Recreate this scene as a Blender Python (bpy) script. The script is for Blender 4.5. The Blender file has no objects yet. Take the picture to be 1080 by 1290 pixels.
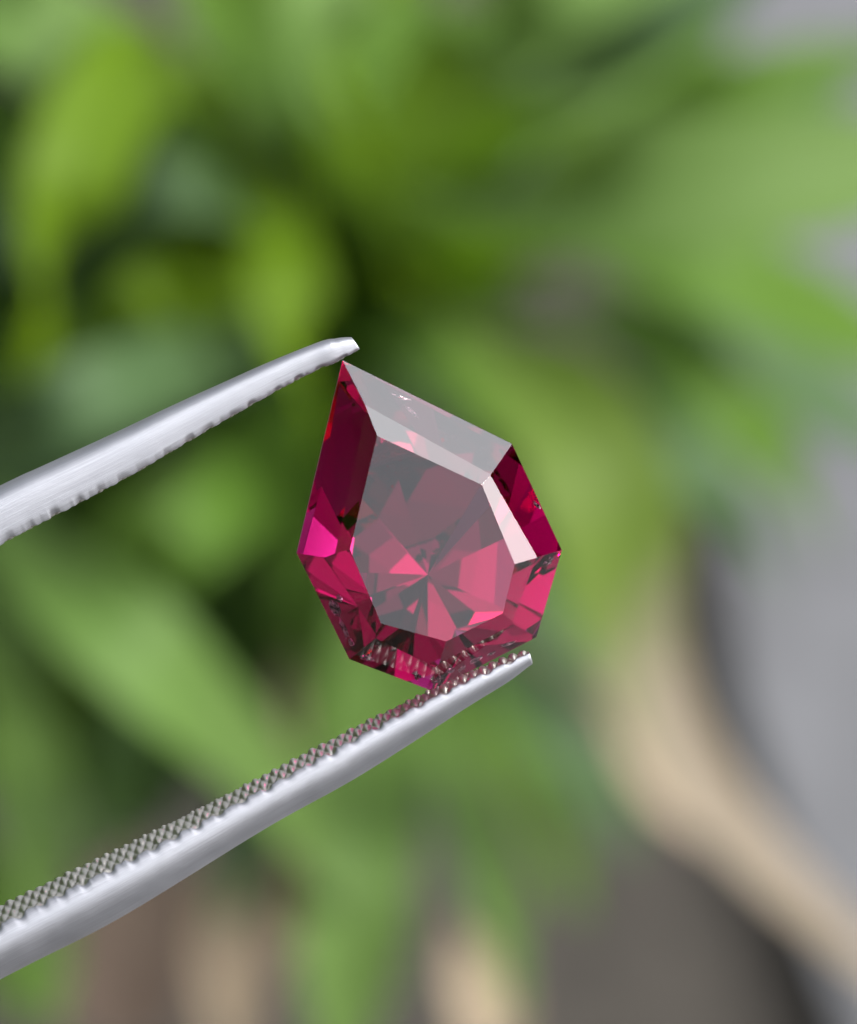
import bpy, bmesh, math, random
import numpy as np
from mathutils import Vector, Matrix

# ------------------------------------------------------------------ frame of the place (1 unit = 1 cm)
scene = bpy.context.scene
COL = scene.collection
R = math.radians
PITCH = R(40)                       # the camera looks down on the plant
GEM = Vector((0, 0, 36))            # the stone is held 36 cm above the bed
DIST = 24.0                         # lens to stone
HH = 1.375 / DIST                   # tan of half the vertical field
CX = Vector((1, 0, 0))
CU = Vector((0, math.sin(PITCH), math.cos(PITCH)))
CN = Vector((0, -math.cos(PITCH), math.sin(PITCH)))     # from the scene to the lens
PX, PY = 541.0, 675.0               # where the stone's centre falls in the 1080 x 1290 picture
UNIT = HH * DIST / 645.0            # cm per pixel at the stone
EYE = GEM + CN * DIST - CX * ((PX - 540) * UNIT) + CU * ((PY - 645) * UNIT)

cam = bpy.data.cameras.new('camera')
camo = bpy.data.objects.new('camera', cam); COL.objects.link(camo)
m = Matrix((CX, CU, CN)).transposed().to_4x4(); m.translation = EYE
camo.matrix_world = m
cam.sensor_fit = 'VERTICAL'; cam.sensor_height = 24
cam.lens = 12.0 / HH                # tele end of the lens
cam.clip_start = 0.5; cam.clip_end = 50000
cam.dof.use_dof = True
cam.dof.focus_distance = DIST - 0.05
APERTURE = 0.34                     # diameter of the opening, cm
cam.dof.aperture_fstop = cam.lens * 1e-3 / APERTURE
scene.camera = camo

def at(x, y, d=DIST):               # picture point at distance d from the lens
    k = HH * d / 645.0
    return EYE + CX * ((x - 540) * k) + CU * ((645 - y) * k) - CN * d

# ------------------------------------------------------------------ daylight
CLOUD_BASE, CLOUD_GLOW = 1.65, 21.0
SUN_EL, SUN_AZ = R(35), R(105)      # azimuth clockwise from +Y
world = bpy.data.worlds.new('World'); scene.world = world; world.use_nodes = True
wn = world.node_tree.nodes; wl = world.node_tree.links
bg = wn['Background']; bg.inputs['Strength'].default_value = 0.12
sky = wn.new('ShaderNodeTexSky'); sky.sky_type = 'NISHITA'; sky.sun_disc = False
sky.sun_elevation = SUN_EL; sky.sun_rotation = SUN_AZ
sky.air_density = 1.0; sky.dust_density = 4.0; sky.ozone_density = 1.0
# thin bright cloud over the whole sky, brighter towards the veiled sun
SUNDIR = (math.sin(SUN_AZ) * math.cos(SUN_EL), math.cos(SUN_AZ) * math.cos(SUN_EL), math.sin(SUN_EL))
tcw = wn.new('ShaderNodeTexCoord')
dt = wn.new('ShaderNodeVectorMath'); dt.operation = 'DOT_PRODUCT'; dt.inputs[1].default_value = SUNDIR
wl.new(tcw.outputs['Generated'], dt.inputs[0])
mrw = wn.new('ShaderNodeMapRange'); mrw.inputs['From Min'].default_value = 0; mrw.inputs['From Max'].default_value = 1
wl.new(dt.outputs['Value'], mrw.inputs[0])
pw = wn.new('ShaderNodeMath'); pw.operation = 'POWER'; pw.inputs[1].default_value = 4.0; wl.new(mrw.outputs[0], pw.inputs[0])
nw = wn.new('ShaderNodeTexNoise'); nw.inputs['Scale'].default_value = 2.2; nw.inputs['Detail'].default_value = 6
wl.new(tcw.outputs['Generated'], nw.inputs['Vector'])
m1 = wn.new('ShaderNodeMath'); m1.operation = 'MULTIPLY_ADD'; m1.inputs[1].default_value = CLOUD_GLOW; m1.inputs[2].default_value = CLOUD_BASE
wl.new(pw.outputs[0], m1.inputs[0])
m2 = wn.new('ShaderNodeMath'); m2.operation = 'MULTIPLY_ADD'; m2.inputs[1].default_value = .5; m2.inputs[2].default_value = .75
wl.new(nw.outputs['Fac'], m2.inputs[0])
m3 = wn.new('ShaderNodeMath'); m3.operation = 'MULTIPLY'; wl.new(m1.outputs[0], m3.inputs[0]); wl.new(m2.outputs[0], m3.inputs[1])
cc = wn.new('ShaderNodeVectorMath'); cc.operation = 'SCALE'; cc.inputs[0].default_value = (1.0, 1.0, 1.05); wl.new(m3.outputs[0], cc.inputs['Scale'])
mxw = wn.new('ShaderNodeMixRGB'); mxw.inputs['Fac'].default_value = .85
wl.new(sky.outputs[0], mxw.inputs[1]); wl.new(cc.outputs[0], mxw.inputs[2]); wl.new(mxw.outputs[0], bg.inputs['Color'])
sl = bpy.data.lights.new('sun', 'SUN'); sl.energy = 1.4; sl.angle = R(14); sl.color = (1, .95, .88)
so = bpy.data.objects.new('sun', sl); COL.objects.link(so)
sd = Vector((math.sin(SUN_AZ) * math.cos(SUN_EL), math.cos(SUN_AZ) * math.cos(SUN_EL), math.sin(SUN_EL)))
so.rotation_euler = sd.to_track_quat('Z', 'Y').to_euler(); so.location = GEM + sd * 100
scene.view_settings.view_transform = 'Standard'; scene.view_settings.look = 'None'
scene.view_settings.gamma = 1; scene.view_settings.exposure = 1.85
cy = scene.cycles
cy.max_bounces = 28; cy.transmission_bounces = 26; cy.glossy_bounces = 26; cy.diffuse_bounces = 4
cy.transparent_max_bounces = 8; cy.sample_clamp_indirect = 12; cy.sample_clamp_direct = 0
cy.use_denoising = True

# ------------------------------------------------------------------ helpers
def tag(o, label=None, cat=None, group=None, kind=None):
    if label: o['label'] = label
    if cat: o['category'] = cat
    if group: o['group'] = group
    if kind: o['kind'] = kind
    return o

def mesh_obj(name, verts, faces, mat=None, parent=None, smooth=False, uv=None):
    me = bpy.data.meshes.new(name)
    me.from_pydata([tuple(v) for v in verts], [], faces); me.update()
    if mat: me.materials.append(mat)
    if smooth: me.polygons.foreach_set('use_smooth', [True] * len(me.polygons))
    if uv is not None:
        l = me.uv_layers.new(name='UVMap')
        for lp in me.loops: l.data[lp.index].uv = uv[lp.vertex_index]
    o = bpy.data.objects.new(name, me); COL.objects.link(o)
    if parent: o.parent = parent
    return o

def empty(name, loc):
    o = bpy.data.objects.new(name, None); COL.objects.link(o); o.location = loc
    o.empty_display_size = .3
    return o

def material(name):
    mt = bpy.data.materials.new(name); mt.use_nodes = True
    nt = mt.node_tree
    return mt, nt, nt.nodes['Principled BSDF'], nt.nodes['Material Output']

def noise(nt, scale, detail=4, rough=.6, vec=None):
    n = nt.nodes.new('ShaderNodeTexNoise'); n.inputs['Scale'].default_value = scale
    n.inputs['Detail'].default_value = detail; n.inputs['Roughness'].default_value = rough
    if vec: nt.links.new(vec, n.inputs['Vector'])
    return n

def ramp(nt, fac, stops):
    r = nt.nodes.new('ShaderNodeValToRGB')
    while len(r.color_ramp.elements) < len(stops): r.color_ramp.elements.new(.5)
    for e, (p, c) in zip(r.color_ramp.elements, stops): e.position = p; e.color = (*c, 1)
    nt.links.new(fac, r.inputs[0]); return r

# ------------------------------------------------------------------ ground
def ground():
    mt, nt, b, out = material('soil')
    tc = nt.nodes.new('ShaderNodeTexCoord')
    n = noise(nt, 1.3, 8, .65, tc.outputs['Object'])
    r = ramp(nt, n.outputs['Fac'], [(.3, (.016, .014, .010)), (.55, (.036, .031, .024)), (.75, (.065, .056, .046))])
    nt.links.new(r.outputs[0], b.inputs['Base Color']); b.inputs['Roughness'].default_value = .95
    bp = nt.nodes.new('ShaderNodeBump'); bp.inputs['Strength'].default_value = .8; bp.inputs['Distance'].default_value = .4
    nt.links.new(n.outputs['Fac'], bp.inputs['Height']); nt.links.new(bp.outputs[0], b.inputs['Normal'])
    rnd = random.Random(2)
    vs, fs = [], []
    xs = [-20000, -3000, -600, -120] + [-80 + i * 2.5 for i in range(65)] + [120, 600, 3000, 20000]
    for j, y in enumerate(xs):
        for i, x in enumerate(xs):
            near = abs(x) < 81 and abs(y) < 81
            vs.append((x, y, rnd.uniform(-.25, .25) if near else 0))
    n_ = len(xs)
    for j in range(n_ - 1):
        for i in range(n_ - 1):
            a = j * n_ + i; fs.append((a, a + 1, a + 1 + n_, a + n_))
    g = mesh_obj('ground', vs, fs, mt, smooth=True); tag(g, kind='structure')
    # grey paving beyond the bed's edge
    mt, nt, b, out = material('concrete')
    tc = nt.nodes.new('ShaderNodeTexCoord')
    n = noise(nt, .8, 8, .7, tc.outputs['Object'])
    r = ramp(nt, n.outputs['Fac'], [(.3, (.062, .063, .066)), (.7, (.112, .115, .122))])
    nt.links.new(r.outputs[0], b.inputs['Base Color']); b.inputs['Roughness'].default_value = .85
    bm = bmesh.new()
    g0 = lambda x, y: hit(x, y)
    pts = [g0(905, 520), g0(985, 330), g0(900, 130), g0(880, -120), Vector((6, 120, 0)), Vector((6, 800, 0)), Vector((1200, 800, 0)), Vector((1200, -80, 0)),
           Vector((20, -80, 0)), g0(1130, 1500), g0(1010, 1180), g0(925, 900)]
    f = bm.faces.new([bm.verts.new((p.x, p.y, .42)) for p in pts])
    f.normal_update()
    if f.normal.z < 0: f.normal_flip()
    ex = bmesh.ops.extrude_face_region(bm, geom=[f])
    for v in [e for e in ex['geom'] if isinstance(e, bmesh.types.BMVert)]: v.co.z -= .3
    bmesh.ops.recalc_face_normals(bm, faces=bm.faces)
    me = bpy.data.meshes.new('pavement'); bm.to_mesh(me); bm.free(); me.materials.append(mt)
    o = bpy.data.objects.new('pavement', me); COL.objects.link(o); tag(o, kind='structure')

def hit(x, y):                       # where the sight line through a picture point meets the bed
    a = at(x, y, 1) - EYE
    if a.z > -1e-3: a.z = -1e-3
    t = -EYE.z / a.z
    return EYE + a * t

ground()

# ------------------------------------------------------------------ leaves
def leaf_mat(name, base, tip, trans, gloss=.55, dry_from=None, dry=(.42, .31, .2)):
    mt, nt, b, out = material(name)
    uv = nt.nodes.new('ShaderNodeTexCoord'); sp = nt.nodes.new('ShaderNodeSeparateXYZ')
    nt.links.new(uv.outputs['UV'], sp.inputs[0])
    n = noise(nt, 2.2, 5, .6, uv.outputs['Object'])
    ad = nt.nodes.new('ShaderNodeMath'); ad.operation = 'MULTIPLY_ADD'
    nt.links.new(n.outputs['Fac'], ad.inputs[0]); ad.inputs[1].default_value = .35; 
    nt.links.new(sp.outputs['Y'], ad.inputs[2])
    stops = [(.1, base), (.95, tip)]
    if dry_from is not None:
        stops = [(.1, base), (dry_from - .05, tip), (dry_from + .06, tuple(.5 * (p + q) for p, q in zip(tip, dry))), (dry_from + .16, dry)]
    r = ramp(nt, ad.outputs[0], stops)
    # fine lengthwise veins
    w = nt.nodes.new('ShaderNodeTexWave'); w.inputs['Scale'].default_value = 9; w.inputs['Distortion'].default_value = .4
    nt.links.new(uv.outputs['UV'], w.inputs['Vector'])
    mx = nt.nodes.new('ShaderNodeMixRGB'); mx.blend_type = 'MULTIPLY'; mx.inputs['Fac'].default_value = .22
    nt.links.new(r.outputs[0], mx.inputs[1]); nt.links.new(w.outputs['Color'], mx.inputs[2])
    nt.links.new(mx.outputs[0], b.inputs['Base Color'])
    b.inputs['Roughness'].default_value = gloss; b.inputs['Specular IOR Level'].default_value = .15
    tr = nt.nodes.new('ShaderNodeBsdfTranslucent')
    hs = nt.nodes.new('ShaderNodeMixRGB'); hs.blend_type = 'MULTIPLY'; hs.inputs['Fac'].default_value = 1
    nt.links.new(mx.outputs[0], hs.inputs[1]); hs.inputs[2].default_value = (1.25, 1.2, .5, 1)
    nt.links.new(hs.outputs[0], tr.inputs['Color'])
    ms = nt.nodes.new('ShaderNodeMixShader'); ms.inputs['Fac'].default_value = trans
    nt.links.new(b.outputs[0], ms.inputs[1]); nt.links.new(tr.outputs[0], ms.inputs[2])
    nt.links.new(ms.outputs[0], out.inputs['Surface'])
    return mt

M = {
    'mid': leaf_mat('leaf_green', (.060, .130, .014), (.075, .148, .02), .4),
    'light': leaf_mat('leaf_light_green', (.065, .135, .022), (.095, .165, .040), .35),
    'vivid': leaf_mat('leaf_vivid_green', (.075, .145, .004), (.095, .17, .006), .45),
    'dark': leaf_mat('leaf_dark_green', (.035, .078, .016), (.045, .09, .022), .3),
    'dull': leaf_mat('leaf_dull_green', (.045, .085, .028), (.055, .10, .04), .3),
    'turn': leaf_mat('leaf_green_with_dry_end', (.055, .115, .010), (.09, .14, .022), .35, dry_from=.66, dry=(.25, .21, .16)),
    'dry': leaf_mat('leaf_dry', (.24, .20, .13), (.30, .24, .17), .25, .7),
    'drybrown': leaf_mat('leaf_withered', (.055, .042, .031), (.068, .05, .038), .15, .8),
}

def spline(pts, n):
    P = [pts[0] * 2 - pts[1]] + pts + [pts[-1] * 2 - pts[-2]]
    out = []
    seg = len(pts) - 1
    for k in range(n + 1):
        u = k / n * seg; i = min(int(u), seg - 1); t = u - i
        p0, p1, p2, p3 = P[i:i + 4]
        out.append(.5 * (2 * p1 + (p2 - p0) * t + (2 * p0 - 5 * p1 + 4 * p2 - p3) * t * t + (3 * p1 - p0 - 3 * p2 + p3) * t ** 3))
    return out

def leaf(parent, pts, width, mat, roll=0, blunt=.85, base=.6, name='leaf', fold=.18, label=None):
    """strap leaf: a folded ribbon along pts (x, y, distance), width in cm"""
    P = [at(p[0], p[1], 2 * p[2]) if not isinstance(p, Vector) else p for p in pts]
    n = 22; C = spline(P, n)
    vs, fs, uv = [], [], []
    for k, c in enumerate(C):
        t = k / n
        T = (C[min(k + 1, n)] - C[max(k - 1, 0)]).normalized()
        up = (CN + Vector((.55, 0, .6))).normalized()
        S = T.cross(up)
        if S.length < .05: S = T.cross(Vector((0, 1, 0)))
        S.normalize(); Nn = S.cross(T).normalized()
        S = (Matrix.Rotation(roll + .12 * math.sin(5 * t), 3, T) @ S); Nn = S.cross(T).normalized()
        w = width * (base + (1 - base) * min(1, t / .35)) * min(1, ((1 - t) / (1 - blunt) if t > blunt else 1)) ** .6
        w = max(w, width * .03) * .5
        for j in range(7):
            q = (j - 3) / 3
            vs.append(c + S * (q * w) + Nn * (w * fold * (abs(q) * 1.6 - .25 * math.sin(9 * t + 2 * q))) - parent.location)
            uv.append(((q + 1) / 2, t))
    for k in range(n):
        for j in range(6):
            a = k * 7 + j; fs.append((a, a + 1, a + 8, a + 7))
    o = mesh_obj(name, vs, fs, M[mat], parent, True, uv)
    if label: o['label'] = label
    return o

def cmw(px, d): return px * HH * 2 * d / 645

plant = empty('spider_plant', hit(430, 420))
tag(plant, 'spider plant with long arching green strap leaves filling the blurred background behind the red stone', 'plant')
def L(pts, px, mat, **k):
    pts = [(x, y, 25.5 + (d - 25.5) * .5) for x, y, d in pts]
    return leaf(plant, pts, cmw(px, pts[len(pts) // 2][2]), mat, **k)
def stem(p0, p1, r0, r1):
    vs, fs = [], []
    for k in range(7):
        c = p0.lerp(p1, k / 6) + Vector((math.sin(k) * .25, math.cos(k * 1.3) * .2, 0)); rr = r0 + (r1 - r0) * k / 6
        vs += [c + Vector((math.cos(a * math.pi / 4) * rr, math.sin(a * math.pi / 4) * rr, 0)) - plant.location for a in range(8)]
    for k in range(6):
        for a in range(8): fs.append((k * 8 + a, k * 8 + (a + 1) % 8, k * 8 + 8 + (a + 1) % 8, k * 8 + 8 + a))
    fs += [tuple(range(8))[::-1], tuple(48 + a for a in range(8))]
    mesh_obj('stem', vs, fs, M['dull'], plant, True, [(.5, .3)] * len(vs))
stem(hit(430, 420) - Vector((0, 0, .3)), at(430, 380, 62), 1.4, .9)
LEAVES = [
    # upper fan
    ([(430, 400, 38), (415, 250, 30), (420, 100, 26), (430, -60, 25), (440, -250, 28)], 170, 'vivid', {}),
    ([(440, 400, 38), (330, 250, 32), (300, 60, 29), (270, -120, 28)], 120, 'mid', {}),
    ([(450, 380, 37), (500, 190, 29), (610, 60, 26), (760, -40, 25.5), (950, -160, 27)], 130, 'light', dict(base=.9)),
    ([(460, 380, 37), (600, 170, 33), (780, 40, 31), (980, -80, 31)], 130, 'dull', {}),
    # right arching leaves
    ([(400, 330, 34), (520, 268, 27), (700, 250, 24.5), (900, 232, 24), (1230, 195, 24.5)], 165, 'light', dict(base=.9, roll=.25)),
    ([(470, 380, 37), (640, 320, 31), (850, 330, 28), (1200, 480, 30)], 130, 'mid', {}),
    ([(470, 400, 37), (680, 400, 33), (860, 430, 31), (1150, 560, 32)], 120, 'dull', {}),
    ([(450, 330, 37), (620, 180, 31), (850, 130, 28), (1150, 60, 28)], 80, 'mid', {}),
    # the long leaf that bends down on the right and ends dry
    ([(440, 350, 34), (580, 400, 26), (705, 520, 24), (775, 690, 24), (805, 850, 25), (885, 1010, 27), (1040, 1170, 30), (1250, 1330, 34)], 185, 'turn',
     dict(blunt=.6, label='long leaf, green at first, its lower end dried tan')),
    ([(470, 420, 37), (700, 450, 30), (840, 560, 28), (930, 660, 29), (990, 760, 31)], 95, 'dull', {}),
    ([(470, 420, 37), (620, 560, 30), (740, 760, 29), (790, 930, 31)], 90, 'mid', {}),
    # lower fan
    ([(420, 420, 37), (380, 500, 32), (400, 700, 30), (420, 900, 30), (410, 1100, 31)], 120, 'mid', {}),
    ([(400, 420, 37), (250, 620, 33), (60, 760, 32), (-60, 900, 32)], 100, 'dark', {}),
    ([(410, 420, 38), (310, 600, 33), (250, 760, 32), (230, 900, 32)], 90, 'mid', {}),
    ([(430, 420, 37), (480, 700, 31), (560, 930, 28), (620, 1100, 27), (650, 1290, 28)], 80, 'light', {}),
    ([(440, 460, 37), (480, 760, 30), (455, 1000, 26.5), (435, 1180, 26), (430, 1380, 27)], 150, 'light', dict(base=.9)),
    ([(450, 460, 37), (600, 780, 33), (720, 950, 32), (800, 1080, 33)], 85, 'dull', {}),
    # left side
    ([(270, 120, 29), (320, 220, 25), (350, 320, 24), (372, 430, 24), (395, 560, 26)], 105, 'vivid', dict(base=.9)),
    ([(430, 330, 36), (330, 200, 31), (180, 170, 29), (60, 300, 29)], 120, 'mid', {}),
    ([(420, 420, 36), (260, 520, 32), (120, 500, 30), (-80, 640, 30)], 130, 'dull', dict(base=.9)),
    ([(420, 420, 37), (300, 760, 31), (180, 930, 30), (120, 1100, 31)], 120, 'dark', {}),
    ([(380, 330, 28), (300, 265, 24), (200, 235, 23), (80, 310, 24)], 85, 'dull', dict(base=.9)),
    ([(360, 440, 27), (220, 470, 23), (60, 530, 22), (-140, 660, 24)], 110, 'dull', dict(base=.9)),
    ([(410, 480, 28), (320, 600, 25), (230, 690, 24), (140, 760, 25)], 100, 'mid', dict(base=.9)),
    ([(420, 560, 37), (340, 760, 33), (240, 930, 32), (180, 1060, 33)], 120, 'dull', {}),
    ([(420, 380, 36), (280, 420, 31), (120, 440, 30), (-40, 500, 30)], 120, 'mid', {}),
    ([(420, 380, 36), (330, 560, 31), (240, 640, 30), (120, 700, 30)], 110, 'mid', {}),
    ([(430, 380, 36), (440, 560, 32), (360, 740, 31), (330, 860, 32)], 110, 'mid', {}),
    ([(430, 430, 36), (640, 380, 31), (800, 420, 29), (960, 560, 29), (1040, 700, 31)], 110, 'mid', {}),
    ([(420, 380, 37), (240, 350, 30), (150, 420, 28), (60, 560, 29)], 110, 'mid', {}),
    ([(330, 300, 29), (265, 345, 25.5), (205, 390, 24), (140, 450, 24.5)], 125, 'vivid', {}),
    ([(420, 380, 37), (260, 200, 33), (180, 240, 31), (120, 380, 31)], 110, 'dark', {}),
    ([(300, 170, 26), (190, 90, 22), (115, 160, 21), (75, 290, 21), (20, 480, 23)], 135, 'vivid', dict(base=.9)),
    ([(430, 330, 30), (410, 170, 24), (405, 50, 22.5), (425, -80, 22.5), (460, -250, 24)], 130, 'light', dict(base=.8)),
    ([(440, 330, 33), (420, 430, 28), (480, 420, 26.5), (560, 450, 27), (640, 560, 28)], 90, 'mid', {}),
]
for pts, px, mat, kw in LEAVES: L(pts, px, mat, **kw)

rf = random.Random(11)
for i in range(70):
    a0 = rf.uniform(0, 2 * math.pi); r1 = rf.uniform(350, 800)
    ex, ey = 430 + math.cos(a0) * r1, 420 + math.sin(a0) * r1
    if ex > 780 and ey > 330: continue
    L([(430 + 40 * math.cos(a0), 430 + 40 * math.sin(a0), 38), (430 + (ex - 430) * .45, 420 + (ey - 420) * .45, rf.uniform(32, 35)), (ex, ey, rf.uniform(33, 37))],
      rf.uniform(85, 140), rf.choice(['mid', 'mid', 'mid', 'dull']))

plant2 = empty('spider_plant', hit(-420, 760))
tag(plant2, 'second clump of strap leaves whose tips reach in along the left edge of the picture', 'plant')
L2 = lambda pts, px, mat, **k: leaf(plant2, pts, cmw(px, pts[len(pts) // 2][2]), mat, **k)
L2([(-420, 700, 37), (-300, 100, 27), (-100, -10, 24), (60, 45, 23.5), (175, 88, 24), (260, 130, 25)], 150, 'light', blunt=.93)
L2([(-420, 700, 37), (-150, 600, 27), (20, 700, 24.5), (190, 840, 24), (330, 990, 25), (430, 1120, 26), (500, 1260, 27)], 150, 'light', blunt=.95, base=.9)
L2([(-420, 760, 37), (-160, 720, 29), (-10, 850, 26), (40, 1050, 25), (70, 1300, 26)], 110, 'light', blunt=.95)
L2([(-420, 760, 37), (-240, 900, 31), (-60, 1100, 29), (60, 1290, 29)], 110, 'mid')
L2([(-420, 700, 37), (-200, 300, 30), (-60, 240, 29), (60, 330, 30)], 110, 'mid')

# withered leaves lying over the bed
plant3 = empty('withered_leaves', hit(330, 1250))
tag(plant3, 'dry tan leaves fallen below the green clump, under the lower tweezer arm', 'dry leaves')
def L3(pts, px, mat, **k): leaf(plant3, pts, cmw(px, pts[len(pts) // 2][2]), mat, **k)
L3([(345, 930, 33), (330, 1060, 31), (305, 1180, 30), (280, 1400, 31)], 140, 'dry', name='dry_leaf')
L3([(420, 700, 33), (400, 830, 29), (415, 930, 28.5), (480, 1020, 29), (500, 1180, 31)], 105, 'dry', name='dry_leaf')
L3([(590, 1180, 31), (605, 1230, 30), (620, 1330, 30)], 95, 'dry', name='dry_leaf')
L3([(200, 1080, 34), (170, 1180, 34), (120, 1320, 34)], 170, 'drybrown', name='dry_leaf')
L3([(660, 800, 32), (780, 900, 30), (830, 1000, 30), (960, 1090, 31)], 50, 'dry', name='dry_leaf')

# ------------------------------------------------------------------ out-of-view hedges, added and shaped for the reflections in the stone's facets
def hedge(name, cx, cy_, lx, ly, h, n, label, seed, mat='mid'):
    rnd = random.Random(seed)
    vs, fs = [], []
    for i in range(n):
        p = Vector((cx + rnd.uniform(-.5, .5) * lx, cy_ + rnd.uniform(-.5, .5) * ly, h * rnd.random() ** .8))
        p.z *= 1 - .25 * (math.sin(p.x * .031 + p.y * .05) * .5 + .5)
        a = (Vector([rnd.gauss(0, 1) for _ in range(3)]) + Vector((math.copysign(1.3, -cx), -.3, .9))).normalized(); b = a.orthogonal().normalized()
        c = a.cross(b); s = rnd.uniform(6, 12); k = len(vs)
        vs += [p + b * s, p + c * s * .5 + a * .4, p - b * s, p - c * s * .5 + a * .4]; fs.append((k, k + 1, k + 2, k + 3))
    me = mesh_obj(name, vs, fs, M[mat])
    return tag(me, label, 'hedge', kind='stuff')
hedge('hedge', -300, 120, 120, 840, 190, 16000, 'unseen leafy green hedge, added left of the bed to reflect in the stone', 5, 'light')
hedge('hedge', 380, 380, 120, 740, 184, 16000, 'unseen leafy green hedge, added right of the bed to reflect in the stone', 6)
#GEM-START
# ------------------------------------------------------------------ the stone
ZU = 1 / 2.7 * UNIT                  # the outline was measured in 2.7x enlarged pixels
G0 = (340 + 0 / 2.7, 430)
def sp(x, y):                        # enlarged picture -> cm right / up of the stone's centre
    return ((340 + x / 2.7 - PX) * UNIT, -(430 + y / 2.7 - PY) * UNIT)
SHX, SHY = .11, -.15                 # lean of the stone: right / down per unit of height
h1, h2 = .080, .108                  # heights of the middle ring and of the table, cm
GIRD = [(237, 60), (820, 345), (997, 710), (915, 1010), (560, 1195), (275, 1085), (90, 720)]
RING = [(326, 237), (763, 440), (893, 742), (843, 965), (585, 1095), (350, 1030), (217, 723)]
TABL = [(355, 318), (712, 483), (838, 752), (795, 935), (600, 1020), (388, 965), (275, 721)]
#PARAMS
FLAWS = [(432, 187, .012, .022, .004, R(-15), 1), (468, 238, .018, .016, .005, R(-50), 2), (235, 905, .004, .020, .010, R(-60), 3),
         (265, 975, .006, .022, .008, R(-65), 4), (345, 1070, .006, .018, .008, R(-15), 5), (610, 1105, .004, .014, .007, R(25), 6),
         (700, 1075, .010, .020, .006, R(28), 7), (815, 1022, .010, .022, .005, R(20), 8), (570, 1140, .004, .012, .010, R(60), 9),
         (905, 555, .012, .012, .004, R(-40), 10), (940, 745, .012, .014, .007, R(20), 11),
         (655, 1110, .008, .012, .006, R(40), 12), (755, 1055, .006, .014, .005, R(15), 13), (290, 1020, .006, .010, .007, R(-60), 14),
         (510, 1125, .006, .008, .012, R(10), 15), (250, 860, .012, .010, .006, R(-40), 16)]
PAV = [[(0.00000, 1.12708, None), (-1.23163, 0.69588, 0.376960), (11.12538, 0.79147, 0.369209)],
       [(0.00000, 1.23688, None), (-3.08580, 0.79615, 0.357439), (1.42705, 0.54257, 0.322879)],
       [(0.00000, 1.30785, None), (-8.55697, 0.80956, 0.362199), (5.45397, 0.59582, 0.455852)],
       [(0.00000, 1.25220, None), (8.69333, 0.45575, 0.356651), (6.20757, 0.59885, 0.456992)],
       [(0.00000, 1.25863, None), (1.13823, 0.84059, 0.392252), (-5.44534, 0.82174, 0.411193)],
       [(0.00000, 1.30077, None), (19.37470, 0.60498, 0.438630), (-6.76714, 0.69768, 0.338336)],
       [(0.00000, 1.08868, None), (2.71103, 0.67521, 0.422349), (-7.44172, 0.54652, 0.320614)]]
def gem_planes(pav):
    """half spaces n.p <= d in the stone's frame: x right, y up, z to the table"""
    g = [np.array([*sp(*p), 0.]) for p in GIRD]
    def lift(p, h):
        x, y = sp(*p); return np.array([x - SHX * h, y - SHY * h, h])
    r = [lift(p, h1) for p in RING]; t = [lift(p, h2) for p in TABL]
    out = [(np.array([0, 0, 1.]), h2)]
    N = 7; G = .006
    for i in range(N):
        a, b = g[i], g[(i + 1) % N]
        e = (b - a) / np.linalg.norm(b - a); o = np.array([-e[1], e[0], 0])
        if o @ (a + b) < 0: o = -o
        out.append((o, o @ a))
        for lo0, lo1, hi0, hi1 in ((a + [0, 0, G], b + [0, 0, G], r[i], r[(i + 1) % N]), (r[i], r[(i + 1) % N], t[i], t[(i + 1) % N])):
            n = np.cross(lo1 - lo0, (hi0 + hi1) / 2 - (lo0 + lo1) / 2); n /= np.linalg.norm(n)
            if n[2] < 0: n = -n
            out.append((n, n @ (lo0 + lo1) / 2))
        for k, (az, sl, off) in enumerate(pav[i]):
            # a pavilion facet: turned az from the side's normal, slope sl, distance off from the culet axis at girdle level
            c, s = math.cos(az), math.sin(az)
            q = np.array([o[0] * c - o[1] * s, o[0] * s + o[1] * c, 0])
            n = q * math.sin(sl) - np.array([0, 0, math.cos(sl)])
            if off is None: d = n @ (a - [0, 0, G])
            else: d = off
            out.append((n, d))
    return out
def default_pav():
    g = [np.array([*sp(*p), 0.]) for p in GIRD]
    pav = []
    depth = .42
    for i in range(7):
        a, b = g[i], g[(i + 1) % 7]
        e = (b - a) / np.linalg.norm(b - a); o = np.array([-e[1], e[0], 0])
        D = abs(o @ a)
        pav.append([(0., R(56), None), (R(4), R(46), math.cos(R(46)) * .34), (R(-26), R(40), math.cos(R(40)) * .305)])
    return pav
if PAV is None: PAV = default_pav()

def poly_from_planes(pl):
    n = len(pl); A = np.array([p[0] for p in pl]); d = np.array([p[1] for p in pl])
    verts, rings = [], [[] for _ in range(n)]
    for i in range(n):
        for j in range(i + 1, n):
            for k in range(j + 1, n):
                Mx = A[[i, j, k]]; det = np.linalg.det(Mx)
                if abs(det) < 1e-6: continue
                p = np.linalg.solve(Mx, d[[i, j, k]])
                if (A @ p <= d + 1e-7).all():
                    for q, v in enumerate(verts):
                        if np.abs(v - p).max() < 2e-5: break
                    else:
                        q = len(verts); verts.append(p)
                    for f in (i, j, k):
                        if q not in rings[f]: rings[f].append(q)
    faces = []
    for i, rg in enumerate(rings):
        if len(rg) < 3: continue
        c = sum(verts[q] for q in rg) / len(rg); nn = A[i]
        u = np.cross(nn, [1, 0, 0] if abs(nn[0]) < .8 else [0, 1, 0]); u /= np.linalg.norm(u); v = np.cross(nn, u)
        rg = sorted(rg, key=lambda q: math.atan2((verts[q] - c) @ v, (verts[q] - c) @ u))
        faces.append(tuple(rg))
    return verts, faces
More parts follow.
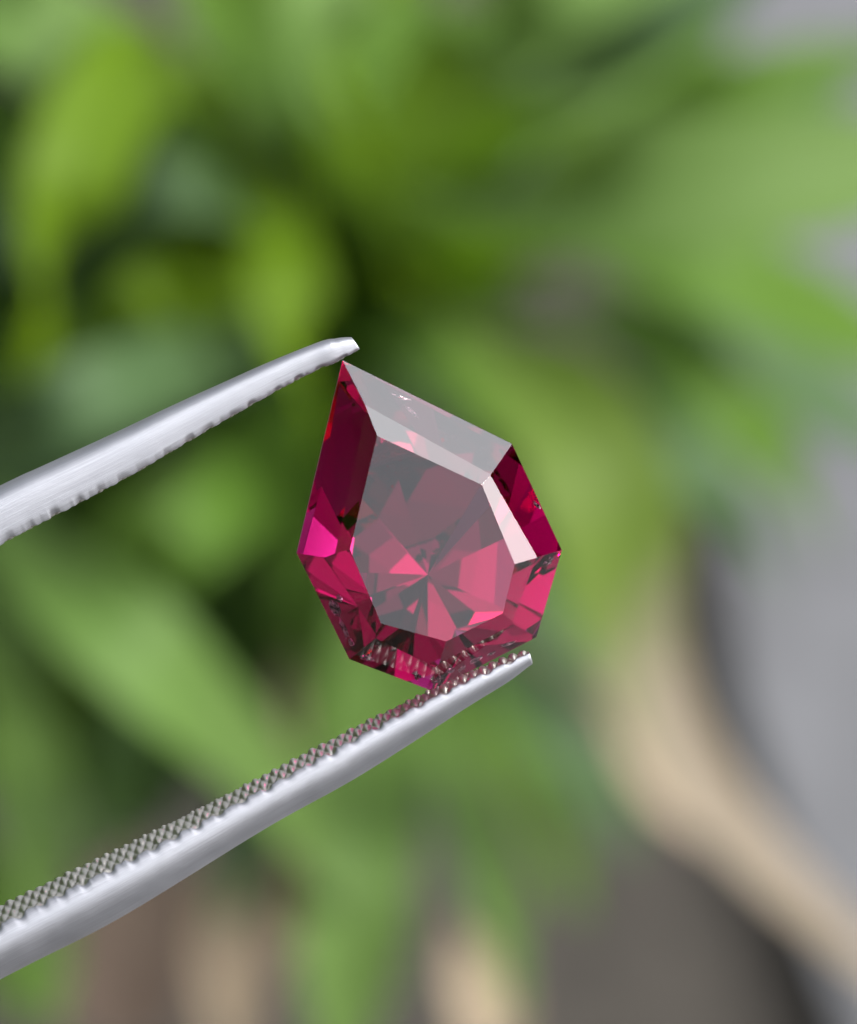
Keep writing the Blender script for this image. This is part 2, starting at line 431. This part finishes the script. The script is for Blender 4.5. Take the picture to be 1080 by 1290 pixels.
#GEM-END
def gem_mat():
    mt, nt, b, out = material('garnet')
    nt.nodes.remove(b)
    g = nt.nodes.new('ShaderNodeBsdfGlass'); g.inputs['IOR'].default_value = 1.76; g.inputs['Roughness'].default_value = 0
    g.inputs['Color'].default_value = (1, 1, 1, 1)
    nt.links.new(g.outputs[0], out.inputs['Surface'])
    v = nt.nodes.new('ShaderNodeVolumeAbsorption'); v.inputs['Color'].default_value = (.79, .0, .565, 1); v.inputs['Density'].default_value = 6.9
    nt.links.new(v.outputs[0], out.inputs['Volume'])
    return mt
sx = Vector((1, 0, -SHX)).normalized(); 
zt = Vector((SHX, SHY, 1)).normalized()
yt = zt.cross(sx).normalized(); xt = yt.cross(zt)
CAMB = Matrix((CX, CU, CN)).transposed()
gv, gf = poly_from_planes(gem_planes(PAV))
gem = mesh_obj('gemstone', gv, gf, gem_mat())
gm = (CAMB @ Matrix((xt, yt, zt)).transposed()).to_4x4(); gm.translation = GEM
gem.matrix_world = gm
tag(gem, 'faceted pinkish red gemstone in a pointed shield cut, gripped between the tweezer tips', 'gemstone')

bv = gem.modifiers.new('edge_wear', 'BEVEL'); bv.width = .0013; bv.segments = 1; bv.limit_method = 'ANGLE'; bv.angle_limit = R(4)

# healed fractures and crystals inside the stone
def flaw_mat():
    mt, nt, b, out = material('inclusion')
    tc = nt.nodes.new('ShaderNodeTexCoord'); n = noise(nt, 60, 3, .6, tc.outputs['Object'])
    r_ = ramp(nt, n.outputs['Fac'], [(.35, (.03, .012, .016)), (.6, (.55, .40, .42))])
    nt.links.new(r_.outputs[0], b.inputs['Base Color']); b.inputs['Roughness'].default_value = .18
    b.inputs['Metallic'].default_value = .6
    return mt
FLAW = flaw_mat()
def flaw(cx, cy, depth, rx, ry, rot, seed):
    """a small crumpled sheet under the surface; cx, cy as measured on the enlarged picture"""
    rnd = random.Random(seed); c = Vector((*sp(cx, cy), depth))
    vs = [c]; fs = []; nr, ns_ = 3, 11; rx *= 1.35; ry *= 1.5
    for i in range(1, nr + 1):
        for j in range(ns_):
            a = 2 * math.pi * j / ns_; q = i / nr * (rnd.uniform(.55, 1.25) if i == nr else rnd.uniform(.85, 1.1))
            x, y = rx * q * math.cos(a), ry * q * math.sin(a)
            vs.append(c + Vector((x * math.cos(rot) - y * math.sin(rot), x * math.sin(rot) + y * math.cos(rot), rnd.uniform(-.6, .6) * min(rx, ry))))
    for j in range(ns_): fs.append((0, 1 + j, 1 + (j + 1) % ns_))
    for i in range(nr - 1):
        for j in range(ns_):
            a = 1 + i * ns_; fs.append((a + j, a + ns_ + j, a + ns_ + (j + 1) % ns_, a + (j + 1) % ns_))
    return mesh_obj('inclusion', vs, fs, FLAW, gem)
for q in FLAWS: flaw(*q)
# ------------------------------------------------------------------ tweezers
def steel(name, base, rough, streak):
    mt, nt, b, out = material(name)
    tc = nt.nodes.new('ShaderNodeTexCoord'); mp = nt.nodes.new('ShaderNodeMapping')
    mp.inputs['Scale'].default_value = (1.2, 40, 1)
    nt.links.new(tc.outputs['UV'], mp.inputs[0])
    n = noise(nt, 3, 6, .7, mp.outputs[0])
    r = ramp(nt, n.outputs['Fac'], [(.25, tuple(c * .68 for c in base)), (.75, base)])
    nt.links.new(r.outputs[0], b.inputs['Base Color']); b.inputs['Metallic'].default_value = 1
    n2 = noise(nt, 5, 6, .7, tc.outputs['Object'])
    mr = nt.nodes.new('ShaderNodeMapRange'); mr.inputs['To Min'].default_value = rough * .85; mr.inputs['To Max'].default_value = rough * 1.15; mr.inputs['From Min'].default_value = .3; mr.inputs['From Max'].default_value = .7
    nt.links.new(n2.outputs['Fac'], mr.inputs[0]); nt.links.new(mr.outputs[0], b.inputs['Roughness'])
    bp = nt.nodes.new('ShaderNodeBump'); bp.inputs['Strength'].default_value = streak; bp.inputs['Distance'].default_value = .01
    nt.links.new(n.outputs['Fac'], bp.inputs['Height']); nt.links.new(bp.outputs[0], b.inputs['Normal'])
    return mt
ST = steel('brushed_steel', (.42, .43, .46), .50, .2)
STK = steel('knurled_steel', (.58, .56, .50), .36, .1)

tw = empty('tweezers', at(-700, 1000))
tag(tw, 'steel tweezers with knurled inner faces reaching in from the left to grip the stone', 'tweezers')

def sm(a, b, x):
    x = min(1, max(0, (x - a) / (b - a))); return x * x * (3 - 2 * x)

def arm(face_edge, far_edge, depth, sgn, turn, seed, KH, EH):
    """face_edge: the scalloped edge of the gripping face nearest the lens, far_edge: the outer back's silhouette;
    depth: how wide the gripping face is, cm; sgn: +1 when the gripping face looks up; turn: how far it turns to the lens"""
    n = 1130; W = 20; B = 18
    E = spline([at(*p) for p in face_edge], n); F = spline([at(*p) for p in far_edge], n)
    E = [sum((E[min(n, max(0, k + q))] for q in range(-12, 13)), Vector()) / 25 for k in range(n + 1)]
    rnd = random.Random(seed); tooth = {}; amp = [rnd.uniform(.45, 1.2) for _ in range(400)]; jit = [rnd.uniform(-.12, .12) for _ in range(400)]
    off = tw.location
    vs, fs, uv, kv, kf, kuv = [], [], [], [], [], []
    s = 0; Hs = []
    for k in range(n + 1):
        T = (E[min(k + 1, n)] - E[max(k - 1, 0)]).normalized()
        pl = CN.cross(T).normalized()
        if pl.dot(CU) < 0: pl = -pl
        j = min(range(max(0, k - 60), min(n, k + 60) + 1), key=lambda q: abs((F[q] - E[k]).dot(T)))
        Hs.append(abs((F[j] - E[k]).dot(pl)))
    Hs = [sum(Hs[max(0, k - 15):k + 16]) / len(Hs[max(0, k - 15):k + 16]) for k in range(n + 1)]
    for k in range(n + 1):
        T = (E[min(k + 1, n)] - E[max(k - 1, 0)]).normalized()
        if k: s += (E[k] - E[k - 1]).length
        t = k / n
        pl = CN.cross(T).normalized()
        if pl.dot(CU) < 0: pl = -pl
        g = turn * sgn
        back = (-CN * math.cos(g) + pl * math.sin(g)); back = (back - T * back.dot(T)).normalized()
        nf = T.cross(back); nf = nf if nf.dot(pl) * sgn > 0 else -nf
        outd = -nf; dw = depth(t); tip = math.sqrt(max(0, 1 - max(0, (t - TIP) / (1 - TIP)) ** 2)) * .75 + .25
        dw *= .6 + .4 * tip
        # big scallops where the cross cuts run out over the edge
        u = s / EP; i = int(u); fr = u - i + jit[i]
        edge = EH * amp[i] * max(0, math.cos(math.pi * (fr * 2 - 1))) ** 1.0 if True else 0
        row = []
        for j in range(W + 1):
            w_ = j / W * dw
            a1 = (s + w_ * .45) / KP; a2 = (s - w_ * .45) / KP
            bmp = (abs(math.sin(math.pi * a1)) * abs(math.sin(math.pi * a2))) ** .5
            ky = (int(a1), int(a2))
            if ky not in tooth: tooth[ky] = rnd.uniform(.55, 1.1)
            bmp = min(bmp, .86) * tooth[ky]
            lip = (1 - sm(0, .012, w_))
            row.append(E[k] + back * w_ + nf * (KH * (bmp - 1) * (.35 + .65 * (1 - lip)) - edge * lip - edge * .3 * (1 - sm(0, .05, w_))))
        kv += row; kuv += [(s, j / W * .2) for j in range(W + 1)]
        d_ = Hs[k] * (.25 + .75 * tip); q_ = min(1, d_ / .15)
        # the side towards the lens falls straight, then rounds under to the back
        sh = [(0, 0), (.04, .008), (.16, .014), (.30, .014), (.44, .008), (.57, -.004), (.69, -.022), (.80, -.045), (.89, -.072), (.955, -.10), (.99, -.13), (1.0, -.16)]
        if sgn < 0: sh = [(0, 0), (.04, .006), (.2, .016), (.4, .027), (.58, .034), (.72, .036), (.82, .030), (.90, .016), (.955, -.008), (.985, -.035), (1.0, -.07), (.99, -.11)]
        prof = [E[k] + pl * (-sgn * (x_ * d_ + edge * max(0, 1 - j_ / (3.5 if sgn > 0 else 1.6)))) + CN * (y_ * q_) for j_, (x_, y_) in enumerate(sh)]
        prof[0] = row[0]
        last = row[-1]
        for x_ in (.35, .7): prof.append(prof[len(sh) - 1].lerp(last, x_) - CN * .012 * q_)
        prof.append(last)
        B = len(prof) - 1
        for j, p in enumerate(prof):
            vs.append(p - off); uv.append((s, j / B))
    for k in range(n):
        for j in range(W):
            a = k * (W + 1) + j; kf.append((a, a + 1, a + W + 2, a + W + 1))
        for j in range(B):
            a = k * (B + 1) + j; fs.append((a, a + B + 1, a + B + 2, a + 1))
    fs.append(tuple(n * (B + 1) + j for j in range(B + 1)))
    a_ = mesh_obj('arm', vs, fs, ST, tw, True, uv)
    f_ = mesh_obj('gripping_face', [v - off for v in kv], kf, STK, a_, True, kuv)
    return a_
KP, EP, TIP = .029, .068, .988
low_edge = [(-2900, 2120), (-1700, 1950), (-700, 1545), (-250, 1298), (0, 1163), (163, 1081), (318, 1000), (454, 925), (558, 871), (635, 835), (668, 822)]
low_far = [(-2900, 2220), (-1700, 2065), (-700, 1640), (-250, 1372), (0, 1236), (148, 1160), (333, 1046), (451, 980), (587, 893), (640, 860), (669, 838)]
up_edge = [(-2900, 2105), (-1700, 1610), (-700, 1080), (-250, 830), (0, 688), (77, 647), (170, 597), (277, 534), (383, 475), (422, 458), (439, 449), (454, 440)]
up_far = [(-2900, 2005), (-1700, 1480), (-700, 940), (-250, 735), (0, 611), (115, 557), (213, 511), (324, 462), (395, 433), (425, 423), (442, 421), (456, 426)]
arm([(x, y, DIST - .02) for x, y in low_edge], [(x, y, DIST - .02) for x, y in low_far], lambda t: .125 - .10 * max(0, t * 1.25 - .25), 1, R(27), 3, .0115, .010)
arm([(x, y, DIST - .03) for x, y in up_edge], [(x, y, DIST - .03) for x, y in up_far], lambda t: .15 - .08 * max(0, t * 1.25 - .25), -1, R(-1), 4, .009, .0065)
